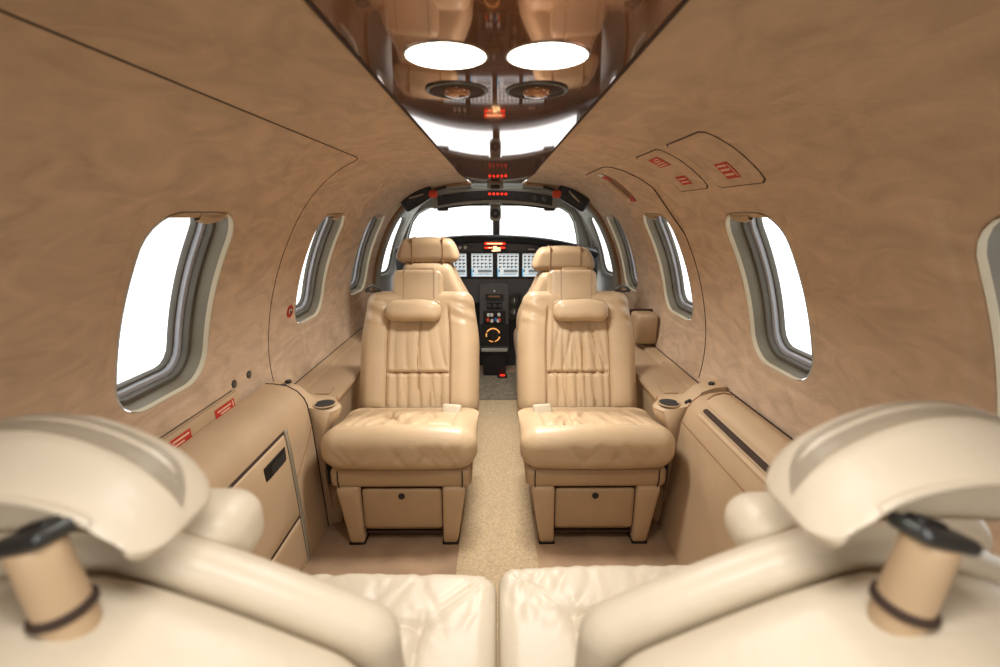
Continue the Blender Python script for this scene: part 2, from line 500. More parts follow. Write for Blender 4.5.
for sd, w in ((-1, 'left'), (1, 'right')):
    M = Matrix.Translation((sd*.068, .69, 1.3065)) @ Matrix.Rotation(PI, 4, 'X')
    t = thing('ceiling_light', 'round lit ceiling lamp set in the copper panel, the %s of the pair' % w, 'light', (sd*.068, .69, 1.303), 'round ceiling lamps')
    mk('bezel', lathe([(.053, 0), (.0565, 0), (.0565, .0012), (.055, .002), (.0535, .0015)], M), CHROME, t)
    mk('diffuser', lathe([(.054, .000), (.0538, .0012), (.045, .0022), (.02, .003), (.001, .0031)], M, 40), LAMP, t)
    M = Matrix.Translation((sd*.068, .866, 1.3065)) @ Matrix.Rotation(PI, 4, 'X')
    t = thing('air_vent', 'round dark air vent behind the ceiling lamps in the copper panel, the %s one' % w, 'vent', (sd*.068, .866, 1.303), 'round air vents')
    mk('ring', lathe([(.047, .0), (.054, .0), (.0535, .002), (.050, .003), (.0475, .002)], M, 40), GUN, t)
    mk('recess', lathe([(.049, .0005), (.048, .0012), (.001, .0012)], M), SEAM, t)
    mk('eyeball', lathe([(.024, .001), (.0235, .004), (.021, .008), (.015, .010), (.008, .011), (.001, .011)], M), COPPER, t)
t = thing('ceiling_dome', 'small beige dome at the front end of the copper ceiling panel', 'dome', (-.01, 2.905, 1.25))
mk('housing', softbox((-.01, 2.9, 1.27), (.05, .03, .022), .02, (8, 6, 6)), CKPIT, t)
mk('lens', softbox((-.01, 2.87, 1.262), (.028, .012, .012), .011, (8, 6, 6)), DARK, t)

# ------------------------------------------------------------------ side ledges, consoles, cabinets
def sweep(pr, Y0, Y1, side, n=2):
    """closed cross section pr [(x,z)] swept along Y"""
    return loft([[(side*x, Y0+(Y1-Y0)*i/n, z) for x, z in pr] for i in range(n+1)])
LEDGE = [(.780, .470), (.775, .466), (.738, .463), (.728, .452), (.61, .448), (.597, .445), (.592, .436), (.594, .425), (.604, .42), (.607, .412), (.775, .412)]
LOWER = [(.76, .413), (.612, .413), (.612, .30), (.603, .15), (.592, 0), (.70, 0)]
LCAB = [(.778, .552), (.75, .551), (.705, .543), (.675, .525), (.655, .50), (.646, .475), (.638, .40), (.63, .25), (.618, .0), (.70, 0), (.77, .3)]
RCAB = [(.782, .52), (.76, .52), (.72, .515), (.685, .503), (.665, .485), (.65, .46), (.634, .41), (.622, .25), (.592, 0), (.70, 0), (.77, .3)]
for sd, nm in ((-1, 'left'), (1, 'right')):
    t = thing('side_ledge', 'long beige armrest ledge running along the %s wall beside the far seat' % nm, 'ledge', (sd*.66, 2.2, 0), 'side ledges')
    mk('ledge_top', sweep(LEDGE, 1.60, YA-.02, sd), TRIM, t, flat_angle=35)
    mk('side_panel', sweep(LOWER, 1.60, YA-.02, sd), TRIM, t, flat_angle=35)
    mk('seam', tube([(sd*(.781), y, .468) for y in (1.62, 2.2, 2.8)], .003, 6), SEAM, t)
    mk('hatch_plate', softbox((sd*.655, 1.645, .452), (.026, .032, .003), .002, (4, 4, 4)), LEATHER2, t)
    # console with cup holder at the rear end of the ledge
    def conz(y):    # inner bulge
        return .048*gs(y-1.51, .055)
    rings = []
    prc = [(.782, .535), (.74, .530), (.70, .515), (.675, .485), (.665, .462), (.625, .452), (.604, .446), (.600, .436), (.602, .40), (.612, .36), (.612, .2), (.596, 0), (.72, 0), (.77, .3)]
    n = 26
    for i in range(n+1):
        y = 1.466+.132*i/n; fr = sst(1.53, 1.598, y)
        ring = []
        for k, (x, z) in enumerate(prc):
            b = conz(y)*(1 if 5 <= k <= 7 else (.75 if k == 8 else (.25 if k == 9 else (.3 if k == 4 else 0))))
            zz = z
            if z > .44 and k < 5: zz = z+(min(z, .455+.3*max(0, x-.70))-z)*fr
            ring.append((sd*(x-b), y, zz))
        rings.append(ring)
    cn = thing('cup_holder_console', 'beige console with a round cup holder at the end of the %s ledge' % nm, 'console', (sd*.66, 1.54, 0), 'cup holder consoles')
    mk('body', loft(rings), SHELL, cn, flat_angle=60)
    M = Matrix.Translation((sd*.606, 1.505, .4585)) @ Matrix.Diagonal((1.0, 1.0, 1, 1))
    mk('cup_well', lathe([(.0365, .001), (.036, .0022), (.033, .0015), (.001, .0012)], M), BLACK, cn)
    mk('cup_rim', lathe([(.034, .002), (.0365, .0035), (.0395, .003), (.0405, .0)], M), LEATHER2, cn)
    mk('piping', tube([(sd*(.604-conz(y)-.002), y, .441) for y in [1.468+.128*i/20 for i in range(21)]], .003, 6), LEATHER2, cn)
    if sd < 0:
        for dy in (0, .03): mk('button', lathe([(.011, 0), (.011, .006), (.008, .009), (.001, .009)], Matrix.Translation((-.735, 1.49+dy*1.3, .529))), BLACK, cn)
        mk('latch', box(-.620, -.606, 1.475, 1.545, .325, .39, .003), BLACK, cn)
    else:
        mk('button', lathe([(.011, 0), (.011, .006), (.008, .009), (.001, .009)], Matrix.Translation((.745, 1.50, .529))), BLACK, cn)
        for dy in (0, .03): mk('button', lathe([(.007, 0), (.007, .006), (.005, .009), (.001, .009)], Matrix.Translation((.668-dy*.2, 1.478+dy*.3, .475-dy*.3)) @ Matrix.Rotation(-.9, 4, 'Y')), BLACK, cn)
    for yy, hh_ in ((1.525, .075),):
        mk('kick_bolster', softbox((sd*.592, yy, hh_), (.028, .054, hh_), .02, (6, 10, 8), lambda v: Vector((v.x, v.y+.2*v.z, v.z))), LEATHER2, cn)
    t_ = [o for o in C.objects if o.name.startswith('side_ledge')][-1]
    mk('kick_bolster', softbox((sd*.594, 1.675, .085), (.026, .06, .085), .02, (6, 10, 8), lambda v: Vector((v.x, v.y+.1*v.z, v.z))), LEATHER2, t_)
    t = thing('seat_release', 'black seat release knob on the %s side panel by the seat pan' % nm, 'knob', (sd*.6, 1.52, .2), 'seat release knobs')
    M = Matrix.Translation((sd*.60, 1.50, .215)) @ Matrix.Rotation(-sd*PI/2, 4, 'Y')
    mk('plate', box(min(sd*.594, sd*.606), max(sd*.594, sd*.606), 1.465, 1.535, .165, .26, .004), BLACK, t)
    mk('knob', lathe([(.022, 0), (.022, .018), (.018, .024), (.001, .024)], M), BLACK, t)

# left cabinet with door and drawer
lc = thing('side_cabinet', 'long beige side cabinet with a black-handled door along the left wall', 'cabinet', (-.7, .5, 0))
mk('carcass', sweep(LCAB, -1.0, 1.455, -1, 8), TRIM, lc, flat_angle=35)
def onface(cab, z):
    f = [p for p in cab if p[0] < .66]
    for (a, b), (c, d) in zip(f, f[1:]):
        if d <= z <= b: return c+(a-c)*(z-d)/(b-d)
    return f[-1][0]
def facep(cab, sd, Y0, Y1, z0, z1, th, r=.008):
    zs = [z0, z0+r*.5, z0+r]+[z0+(z1-z0)*i/6 for i in range(1, 6)]+[z1-r, z1-r*.5, z1]
    V, F = [], []; ys = [Y0, Y0+r*.5, Y0+r]+[Y0+(Y1-Y0)*i/6 for i in range(1, 6)]+[Y1-r, Y1-r*.5, Y1]
    for i, y in enumerate(ys):
        for j, z in enumerate(zs):
            e = min(y-Y0, Y1-y, z-z0, z1-z)
            t = th if e > r*.9 else (th*.7 if e > 1e-6 else -.003)
            V.append((sd*(onface(cab, z)-t), y, z))
    m = len(zs)
    F = [(i*m+j, i*m+j+1, (i+1)*m+j+1, (i+1)*m+j) for i in range(len(ys)-1) for j in range(m-1)]
    return V, F
mk('door_gap', facep(LCAB, -1, .45, 1.283, .02, .470, .0012, .002), SEAM, lc)
d = mk('door', facep(LCAB, -1, .455, 1.268, .182, .462, .006), SHELL, lc)
hx = onface(LCAB, .41)
h = mk('handle', box(-(hx-.005), -(hx-.0075), 1.12, 1.245, .383, .433, .003), BLACK, d)
mk('handle_grip', box(-(hx-.007), -(hx-.009), 1.155, 1.238, .39, .418, .003), DARK, h)
mk('drawer', facep(LCAB, -1, .455, 1.268, .022, .175, .006), SHELL, lc)
mk('edge_strip', facep(LCAB, -1, 1.272, 1.292, .004, .470, .004, .004), STRIP, lc)
mk('end_seam', tube([(-(x-.001), 1.456, z) for x, z in LCAB[:9]], .0024, 6), SEAM, lc)
mk('end_seam', tube([(-(onface(LCAB, z)-.001), y, z) for y, z in ((1.30, .30), (1.36, .335), (1.42, .37), (1.452, .40))], .0018, 6), STITCH, lc)
# right cabinet with fold-out table slot
rc = thing('table_cabinet', 'long beige side cabinet with a fold-out table slot along the right wall', 'cabinet', (.7, .5, 0))
mk('carcass', sweep(RCAB, -1.0, 1.455, 1, 8), TRIM, rc, flat_angle=35)
fl_ = []
for i in range(13):
    y = -.3+1.70*i/12
    fl_.append([(x, y, z) for x, z in ((.775, .522), (.77, .530), (.74, .534), (.71, .528), (.69, .514), (.683, .502))])
mk('table_cover', loft(fl_, caps=False, closed=False), SHELL, rc, flat_angle=60)
mk('cover_end', tube([(.775, 1.401, .523), (.77, 1.405, .53), (.74, 1.408, .534), (.71, 1.405, .528), (.69, 1.401, .514)], .003, 6), STITCH, rc)
mk('table_slot', softbox((.668, 1.165, .492), (.005, .205, .0055), .0045, (4, 20, 4), lambda v: Vector((v.x+.9*v.z, v.y, v.z))), SEAM, rc)
mk('slot_lip', softbox((.655, 1.165, .475), (.005, .215, .006), .0045, (4, 20, 4), lambda v: Vector((v.x+.8*v.z, v.y, v.z))), SHELL, rc)
mk('seam', tube([(.634, y, .412) for y in (-.4, .5, 1.0, 1.45)], .0022, 6), STITCH, rc)
mk('wall_seam', tube([(.786, y, .522) for y in (-.4, .5, 1.0, 1.45)], .0022, 6), SEAM, rc)
mk('end_seam', tube([((x-.001), 1.456, z) for x, z in RCAB[:9]], .0022, 6), STITCH, rc)

# placard rail on the left wall
rail = mk('placard_rail', loft([[surf(-1, -.4+1.71*i/20, s_of_z(z), o) for z, o in ((.541, -.003), (.541, .010), (.545, .014), (.576, .014), (.584, .010), (.587, -.003))] for i in range(21)]), TRIM)
tag(rail, 'beige rail along the left wall under the large window, carrying red placards', 'rail')
mk('shadow_gap', tube([surf(-1, y, s_of_z(.590), .001) for y in [-.4+1.7*i/10 for i in range(11)]], .0014, 6), SEAM, rail)
mk('lower_gap', tube([surf(-1, y, s_of_z(.540), .0135) for y in [-.2+1.4*i/10 for i in range(11)]], .0016, 6), STITCH, rail)

def text_mesh(body, size):
    cu = bpy.data.curves.new('lettering', 'FONT'); cu.body = body; cu.size = size
    ob = bpy.data.objects.new('lettering', cu); C.objects.link(ob)
    dg = bpy.context.evaluated_depsgraph_get(); dg.update()
    me = bpy.data.meshes.new_from_object(ob.evaluated_get(dg))
    V = [v.co.copy() for v in me.vertices]; F = [tuple(p.vertices) for p in me.polygons]
    bpy.data.objects.remove(ob); bpy.data.curves.remove(cu); bpy.data.meshes.remove(me)
    return V, F
# left placards: red with pale lines of lettering
def left_placard(Y0, Y1, label, rows, caution=False, edge=False):
    z0, z1 = .546, .575; off = .0152
    s0, s1 = s_of_z(z0), s_of_z(z1)
    t = thing('warning_placard', label, 'placard', tuple(surf(-1, (Y0+Y1)/2, s0, off)), 'red placards on the left rail')
    mk('plate', patch(-1, Y0, Y1, s0, s1, off, nY=6, ns=3), RED, t)
    gs_ = []
    for a, b, c, d in rows:
        gs_.append(patch(-1, Y0+(Y1-Y0)*a, Y0+(Y1-Y0)*b, s0+(s1-s0)*c, s0+(s1-s0)*d, off+.0006, nY=6, ns=1))
    if caution:
        V, F = text_mesh('CAUTION', 1.0); w = max(v.x for v in V)
        V = [surf(-1, Y0+(Y1-Y0)*(.06+.36*v.x/w), s0+(s1-s0)*(.54+.34*v.y/.73), off+.0007) for v in V]
        gs_.append((V, F))
    mk('lettering', join(*gs_), CREAMINK, t, smooth=False)
left_placard(.952, 1.078, 'long red placard headed CAUTION on the left rail, nearer the camera', [(.47, .94, .60, .78), (.12, .78, .24, .40)], caution=True)
left_placard(1.182, 1.278, 'shorter red placard on the left rail, nearer the far seat', [(.12, .80, .55, .72), (.25, .72, .22, .38), (.88, .93, .2, .85)])
for y, w in ((1.315, 'nearer the red placards'), (1.40, 'nearer the panel seam')):
    p = surf(-1, y, s_of_z(.605), .002)
    t = thing('wall_screw', 'small grey screw head on the left wall lining, %s' % w, 'screw', tuple(p), 'screw heads on the left wall')
    M = Matrix.Translation(p) @ Matrix.Rotation(PI/2, 4, 'Y')
    mk('washer', lathe([(.0125, -.002), (.0125, .0006), (.010, .0012), (.001, .0012)], M), GUN, t)
    mk('head', lathe([(.007, .001), (.007, .002), (.004, .0026), (.001, .0026)], M), SEALD, t)
p = surf(-1, 1.700, s_of_z(.750), .002)
t = thing('round_placard', 'small round red-ringed emblem on the left wall by the middle window', 'emblem', tuple(p))
n_ = (surf(-1, 1.700, s_of_z(.750), .01)-surf(-1, 1.700, s_of_z(.750), 0)).normalized()
M = Matrix.Translation(p) @ n_.to_track_quat('Z', 'Y').to_matrix().to_4x4()
mk('ring', lathe([(.014, 0), (.024, 0), (.024, .002), (.014, .002)], M), RED, t)
mk('disc', lathe([(.0145, 0), (.0145, .0015), (.001, .0015)], M), GUN, t)
mk('mark', tube([M @ Vector((.009*math.cos(a), .009*math.sin(a), .002)) for a in [i*PI/8 for i in range(12)]], .0015, 5), WHITE, t)

# right: access panels with placards, pull handle recess
def access(Y0, Y1, sa, sb, label, plac):
    t = thing('access_panel', label, 'panel', tuple(surf(1, Y0, sa, 0)), 'access panels on the right lining')
    mk('gap', patch(1, Y0-.004, Y1+.004, sa-.004, sb+.004, .0015, .004, r=.012), SEAM, t)
    mk('cover', patch(1, Y0, Y1, sa, sb, .003, .003, r=.010), SUEDE, t)
    for a, b, c, d, rows in plac:
        ys = lambda u: Y0+(Y1-Y0)*u
        ss_ = lambda u: sa+(sb-sa)*u
        pl = mk('placard', patch(1, ys(a), ys(b), ss_(c), ss_(d), .0042, nY=3, ns=4), RED, t)
        mk('lettering', join(*[patch(1, ys(a+(b-a)*p), ys(a+(b-a)*q), ss_(c+(d-c)*u), ss_(c+(d-c)*v), .0050, nY=2, ns=2) for p, q, u, v in rows]), CREAMINK, pl, smooth=False)
sTop, sBot = s_of_z(1.272), s_of_z(1.172)
bars = [(.12, .88, .12, .22), (.12, .88, .34, .44), (.2, .8, .56, .66), (.12, .6, .78, .86)]
access(1.308, 1.522, sBot, sTop, 'narrow suede access panel with two red placards on the right ceiling curve',
       [(.32, .72, .60, .86, bars), (.32, .66, .14, .33, [(.12, .88, .25, .38), (.12, .88, .62, .75)])])
access(1.034, 1.260, sBot-.004, sTop, 'wider suede access panel with one red placard on the right ceiling curve',
       [(.33, .62, .14, .42, [(.25, .9, .2, .32), (.25, .9, .5, .62), (.25, .9, .76, .88), (.08, .14, .1, .9)])])
t = thing('pull_handle', 'recessed pull handle with two red markings above the right middle window', 'handle', tuple(surf(1, 2.07, s_of_z(1.2), 0)))
sa, sb = s_of_z(1.155), s_of_x(.445)
mk('recess', patch(1, 2.02, 2.11, sa, sb, .002, .003, r=.02), STITCH, t)
mk('grip', tube([surf(1, 2.075-.012*math.sin(u*PI), sa+.02+(sb-sa-.055)*u, .004+.012*math.sin(u*PI)) for u in [i/14 for i in range(15)]], .007, 8), SHELL, t)
mk('marking', patch(1, 2.025, 2.105, sb-.045, sb-.012, .004), RED, t)
mk('marking', patch(1, 2.022, 2.10, sa+.006, sa+.032, .004), RED, t)
mk('tag', patch(1, 2.03, 2.10, sb-.01, sb+.012, .004), WHITE, t)
t = thing('wall_pocket', 'small beige padded box on the right wall behind the far right seat', 'box', (.72, 2.25, .45))
mk('body', softbox((.735, 2.24, .555), (.055, .06, .075), .018, (8, 8, 8)), LEATHER2, t)
mk('edge', softbox((.738, 2.305, .553), (.060, .006, .082), .005, (6, 4, 6)), SEAM, t)

# ------------------------------------------------------------------ far cabin seats (facing the camera)
def rotx(g, ang, piv):
    M = Matrix.Translation(piv) @ Matrix.Rotation(ang, 4, 'X') @ Matrix.Translation(-Vector(piv))
    return xf(g, M)

def cushion_far(seed):
    rnd = random.Random(seed)
    cre = [(rnd.uniform(-.12, .12), rnd.uniform(-.5, .5), rnd.uniform(.005, .010)) for _ in range(9)]
    fr = [(rnd.uniform(-.2, .2), rnd.uniform(.5, 1.4)*rnd.choice((-1, 1)), rnd.uniform(.0025, .005)) for _ in range(14)]
    def f(v):
        x, y, z = v
        u = x/.247; w = (y+.19)/.38     # w 0 front .. 1 back
        if z > 0:
            k = z/.07
            z += k*(.022*(1-u*u)*(1-.4*w))
            z -= k*.098*max(0, w-.10)**1.15
            inpan = sst(.175, .155, abs(x))*sst(.12, .2, w)
            z -= k*.004*inpan
            z -= k*.008*(gs(abs(x)-.165, .007)*sst(.12, .2, w))
            z -= k*.008*gs(w-.20+.03*math.cos(x*18), .02)*sst(.19, .15, abs(x))
            for cx, sl, dp in cre:
                z -= k*dp*1.9*gs(x-cx-sl*(w-.5)*.2-.012*math.sin(w*9+cx*40), .0085)*inpan*sst(.95, .6, w)
            z -= k*.004*gs(w-.6-.04*math.sin(x*12), .03)*inpan
        # front bullnose with slight wrinkles
        if w < .3:
            for cx, sl, dp in fr:
                y += dp*1.7*gs(x-cx-sl*(z+.02)*.7, .009)*sst(.06, -.02, abs(z+.01))*sst(.3, .0, w)
        y -= .012*(1-u*u)*sst(.5, 0, w)
        x *= 1+.03*sst(.5, 0, w)-.03*sst(-.01, -.07, z)
        return Vector((x, y, z))
    return softbox((0, .19, .358), (.250, .19, .07), .058, (76, 60, 22), f)

def back_far(seed, pleats, centre):
    """authored upright: x, y thickness (front is -y), z height 0..0.53"""
    rnd = random.Random(seed)
    H = .53
    def f(v):
        x, y, z = v; h = z+H/2
        t = h/H
        # outline
        wid = 1.0-.10*sst(.55, 1.0, t)-.03*sst(.12, 0, t)
        if y < 0:
            k = -y/.055
            ax = abs(x)
            bol = .020*gs(ax-.185, .06)
            d = -bol*sst(0, .15, t)
            d -= .010*(1-(x/.25)**2)
            seam_on = sst(0, .06, t)*sst(.90, .82, t)
            d += .016*gs(ax-.128, .0055)*seam_on
            inp = sst(.128, .118, ax)*seam_on
            d += .016*gs(h-.185, .006)*inp
            d += .004*inp
            if h > .185:
                a = sst(.40, .19, h)*.8+.25
                pw = (1-abs(math.sin(x*pleats*(1+.35*(h-.185)/.3)+seed+.6*math.sin(h*14+seed))))**1.6
                d += a*(.007 if centre else .013)*pw*inp*sst(.185, .22, h)
                if centre: d += .007*gs(x-.004*math.sin(h*20), .005)*inp
                # converging drag lines up to the headrest
                for q in (-.09, -.05, -.01, .035, .075, .1):
                    d += .011*(0 if centre else 1)*gs(x-q*(1-.45*(h-.185)/.3)-.012*math.sin(h*12+q*60), .006)*inp*sst(.45, .28, h)
            else:
                pw = (1-abs(math.sin(x*pleats*1.2+2*seed+2*h)))**1.6
                d += .011*pw*inp*sst(0.0, .06, h)
                for q in (-.055, .006, .062): d += .007*gs(x-q-.006*math.sin(h*30), .004)*inp
            # shoulder wrinkles
            d += .005*math.sin(h*95+x*40)*sst(.7, .78, t)*sst(.94, .88, t)*sst(.12, .16, ax)
            # dip behind the head pillow
            d += .010*gs(h-.42, .06)*gs(x, .10)
            y += k*d
        x *= wid
        return Vector((x, y, z))
    def on(x, h, lift=.0):        # a point on the front face
        p = f(Vector((x, -.055, h-H/2))); return (p.x, p.y+.055-lift, p.z+H/2)
    return softbox((0, .055, H/2), (.247, .055, H/2), .048, (110, 12, 120), f), on

def cabin_seat(side, seed, label, pleats, centre):
    t = thing('cabin_seat', label, 'seat', (0, 0, 0), 'far seats facing the camera')
    # base legs
    def leg(sx, y):
        def f(v):
            k = (v.z+.11)/.22
            return Vector((v.x*(.62+.38*k)+sx*.018*(k-.4), v.y*(.75+.25*k), v.z))
        return softbox((sx*.167, y, .112), (.040, .032, .112), .014, (6, 6, 10), f)
    for y in (.055, .35):
        for sx in (-1, 1):
            lg = mk('leg', leg(sx, y), SHELL, t)
            mk('foot', softbox((sx*.160, y, .004), (.028, .027, .004), .003, (4, 4, 2)), BLACK, lg)
    mk('base_box', box(-.150, .150, .055, .37, .040, .215, .01), SHELL, t)
    mk('base_rail', box(-.16, .16, .05, .37, .028, .040, .004), SEAM, t)
    mk('drawer_gap', box(-.139, .139, .046, .06, .052, .213, .004), SEAM, t)
    d = mk('drawer', softbox((0, .048, .133), (.134, .010, .076), .009, (10, 4, 8)), LEATHER2, t)
    mk('lock', lathe([(.011, -.001), (.011, .003), (.008, .0045), (.001, .0045)], face_y((0, .038, .185))), BLACK, d)
    pan = mk('seat_pan', softbox((0, .215, .252), (.236, .185, .036), .022, (16, 12, 8)), LEATHER2, t)
    for sx in (-1, 1):
        mk('seam', tube([(sx*.205, .0285, .285), (sx*.206, .0275, .25), (sx*.204, .031, .222)], .0022, 6), SEAM, pan)
    mk('seat_cushion', cushion_far(seed), LEATHER, t, flat_angle=80)
    lean = -math.radians(21); piv = (0, .385, .305)
    bk, on = back_far(seed, pleats, centre)
    br = mk('backrest', rotx(move(bk, (0, .385, .305)), lean, piv), LEATHER, t, flat_angle=80)
    def seam(pts, r=.0026): mk('seam', rotx(move(tube([on(x, h, .0002) for x, h in pts], r, 6), (0, .385, .305)), lean, piv), STITCH, br)
    for q in (-.128, .128): seam([(q, .05+.39*i/30) for i in range(31)])
    seam([(-.122+.244*i/30, .185) for i in range(31)], .003)
    if centre: seam([(.004*math.sin((.19+.2*i/20)*20), .19+.2*i/20) for i in range(21)], .0022)
    sh = softbox((0, .385+.125, .305+.25), (.238, .03, .25), .028, (16, 6, 16), lambda v: Vector((v.x*(1-.1*sst(.05, .25, v.z)), v.y, v.z)))
    mk('back_shell', rotx(sh, lean, piv), SHELL, t)
    # head block and strapped pillow
    def R(g): return rotx(g, lean+math.radians(3), piv)
    hb = mk('headrest', R(softbox((-.014*side if side > 0 else -.012, .385+.062, .305+.53), (.108, .040, .085), .026, (26, 10, 22),
              lambda v: Vector((v.x*(1-.05*sst(-.09, .09, v.z)), v.y-.004*math.cos(v.x*20), v.z)))), LEATHER, t, flat_angle=80)
    for q in (-.065, .06): mk('strap_seam', R(tube([(q, .385+.0195, .305+.47+.14*i/8) for i in range(9)], .0028, 6)), LEATHER2, hb)
    mk('tab', R(box(-.05, .055, .385+.07, .385+.10, .305+.60, .305+.632, .005)), SHELL, hb)
    px = .010 if side > 0 else -.018
    def pf(v):
        u = v.x/.122
        z = v.z*(1-.12*u*u)+.004*math.sin(v.x*60)*.3+.004*u*u*(-1)
        y = v.y-.012*(1-u*u)
        return Vector((v.x, y, z))
    pl = mk('pillow', R(softbox((px, .385-.008, .305+.437), (.111, .038, .044), .035, (30, 12, 16), pf)), LEATHER, t, flat_angle=80)
    ring = []
    for i in range(40):
        a = 2*PI*i/40; c, s_ = math.cos(a), math.sin(a)
        ring.append((px+.107*abs(c)**.35*(1 if c > 0 else -1), .385+.004, .305+.439+.042*abs(s_)**.4*(1 if s_ > 0 else -1)))
    mk('piping', R(tube(ring, .0035, 6, closed=True)), LEATHER2, pl)
    # belt buckle and webbing, harness bracket at the outer shoulder
    ix = -side
    bx = ix*(.145 if side < 0 else .155)
    bu = mk('belt_buckle', xf(softbox((0, 0, 0), (.036, .014, .022), .007, (8, 6, 6)), Matrix.Translation((bx, .335, .366)) @ Matrix.Rotation(math.radians(-25), 4, 'X') @ Matrix.Rotation(ix*.08, 4, 'Y')), BUCKLE, t)
    ox = side
    hp = (ox*.185, .385+.19, .305+.515)
    mk('harness_bracket', join(tube([(ox*.165, .575, .80), (ox*.19, .565, .818), (ox*.212, .57, .808), (ox*.222, .58, .79)], .006, 6), tube([(ox*.16, .58, .795), (ox*.2, .575, .79), (ox*.225, .57, .80)], .005, 6)), GUN, t)
    return t
s = cabin_seat(-1, 3, 'far left tan leather seat with a plain two-panel back, facing the camera', 58, True); s.location = (-.322, 1.325, 0)
s = cabin_seat(1, 8, 'far right tan leather seat with a deeply pleated back, facing the camera', 70, False); s.location = (.330, 1.325, 0)

# ------------------------------------------------------------------ pilot seats (seen from behind)
def pilot_seat(cx, top, label, side):
    t = thing('pilot_seat', label, 'seat', (cx, 2.4, 0), 'pilot seats')
    def f(v):
        k = (v.z+.36)/.72
        w = 1.0-.45*sst(.62, 1.0, k)
        return Vector((v.x*w, v.y-.02*math.cos(v.x*5)+.03*(k-.5), v.z))
    mk('back_shell', softbox((cx, 2.36, top-.36), (.225, .05, .36), .045, (24, 8, 30), f), SHELL, t, flat_angle=80)
    mk('back_cushion', softbox((cx, 2.43, top-.36), (.235, .05, .35), .045, (20, 8, 24), f), LEATHER2, t, flat_angle=80)
    hd = mk('headrest', softbox((cx, 2.38, top+.060), (.160, .055, .064), .035, (30, 10, 16),
        lambda v: Vector((v.x*(1-.16*sst(-.04, .06, v.z)), v.y, v.z-.01*(v.x/.15)**2*sst(0, .06, v.z)))), LEATHER2, t, flat_angle=80)
    for q in (-.075, .085):
        mk('strap', softbox((cx+q*.95, 2.38, top+.060), (.0025, .058, .064), .002, (2, 8, 12)), STITCH, hd)
    for q in (-.07, .08): mk('post', tube([(cx+q, 2.375, top-.03), (cx+q, 2.375, top+.02)], .01, 8), GUN, t)
    mk('seat_cushion', softbox((cx, 2.63, .36), (.235, .22, .06), .04, (12, 12, 6)), LEATHER2, t)
    mk('base', softbox((cx, 2.62, .16), (.19, .18, .15), .03, (8, 8, 8)), CKPIT, t)
    mk('side_bolster', softbox((cx-side*.205, 2.40, .34), (.03, .07, .16), .028, (8, 8, 10)), CKPIT, t)
pilot_seat(-.352, .868, 'left pilot seat, tan back and strapped headrest seen from behind', -1)
pilot_seat(.338, .824, 'right pilot seat, tan back and strapped headrest seen from behind', 1)

# ------------------------------------------------------------------ cockpit
struct(mk('wall_firewall', box(-.72, .72, 3.30, 3.32, 0, .88, .004), DARK))
ip = thing('instrument_panel', 'black cockpit instrument panel with lit screens and a red warning strip', 'instrument panel', (0, 3.15, .2))
PX = 3.10
def gsh():
    rings = []
    for i in range(31):
        x = -.66+1.32*i/30; u = x/.66
        zt = .968-.085*abs(u)**2.4-.012*u
        rings.append([(x, PX-.05, zt-.032), (x, PX-.062, zt-.012), (x, PX-.05, zt-.002), (x, PX+.05, zt+.004), (x, PX+.28, zt-.01), (x, PX+.28, zt-.06), (x, PX, zt-.05)])
    return loft(rings)
mk('glareshield', gsh(), BLACK, ip)
def face():
    rings = []
    for i in range(21):
        x = -.64+1.28*i/20; u = x/.66; zt = .94-.085*abs(u)**2.4-.012*u
        rings.append([(x, PX, .52), (x, PX-.005, .56), (x, PX-.005, zt-.03), (x, PX, zt), (x, PX+.2, zt), (x, PX+.2, .52)])
    return loft(rings)
mk('panel_face', face(), PANEL, ip)
yf = PX-.006
def plate(x0, x1, z0, z1, d=.006, r=.002): return box(x0, x1, yf-d, yf+.004, z0, z1, r, 3)
rnd = random.Random(5)
for (x0, x1, full) in ((-.345, -.20, 1), (-.175, -.025, 1), (-.002, .148, 1), (.165, .312, 1)):
    z0, z1 = .70, .853
    bz = mk('display', plate(x0-.013, x1+.013, z0-.016, z1+.012, .010, .004), BLACK, ip)
    a, b = x0+.004, x1-.004
    sc = mk('screen', plate(a, b, z0, z1, .0115, .001), SCREEN, bz)
    marks, greys, blues = [], [], []
    W_, H_ = b-a, z1-z0
    def cell(u0, u1, v0, v1): return plate(a+W_*u0, a+W_*u1, z0+H_*v0, z0+H_*v1, .0122, .0004)
    for r_ in range(4):
        for c_ in range(5):
            u, v = .07+c_*.185, .36+r_*.15
            marks.append(cell(u, u+.10+.04*rnd.random(), v+.045, v+.095)); 
            if rnd.random() < .95: marks.append(cell(u+.02, u+.055, v-.0, v+.05))
            if rnd.random() < .4: greys.append(cell(u, u+.13, v+.09, v+.12))
    greys = [cell(.30, .95, .18, .30)]
    marks += [cell(.06, .12, .2, .3), cell(.3, .9, .11, .13), cell(.02, .98, .965, .985)]
    blues += [cell(0, .05, .0, .35), cell(.6, .95, .32, .335), cell(0, 1, .085, .1)]
    mk('symbols', join(*marks), SCRMARK, sc, smooth=False); mk('shading', join(*greys), SCRGREY, sc, smooth=False); mk('blue_lines', join(*blues), SCRBLUE, sc, smooth=False)
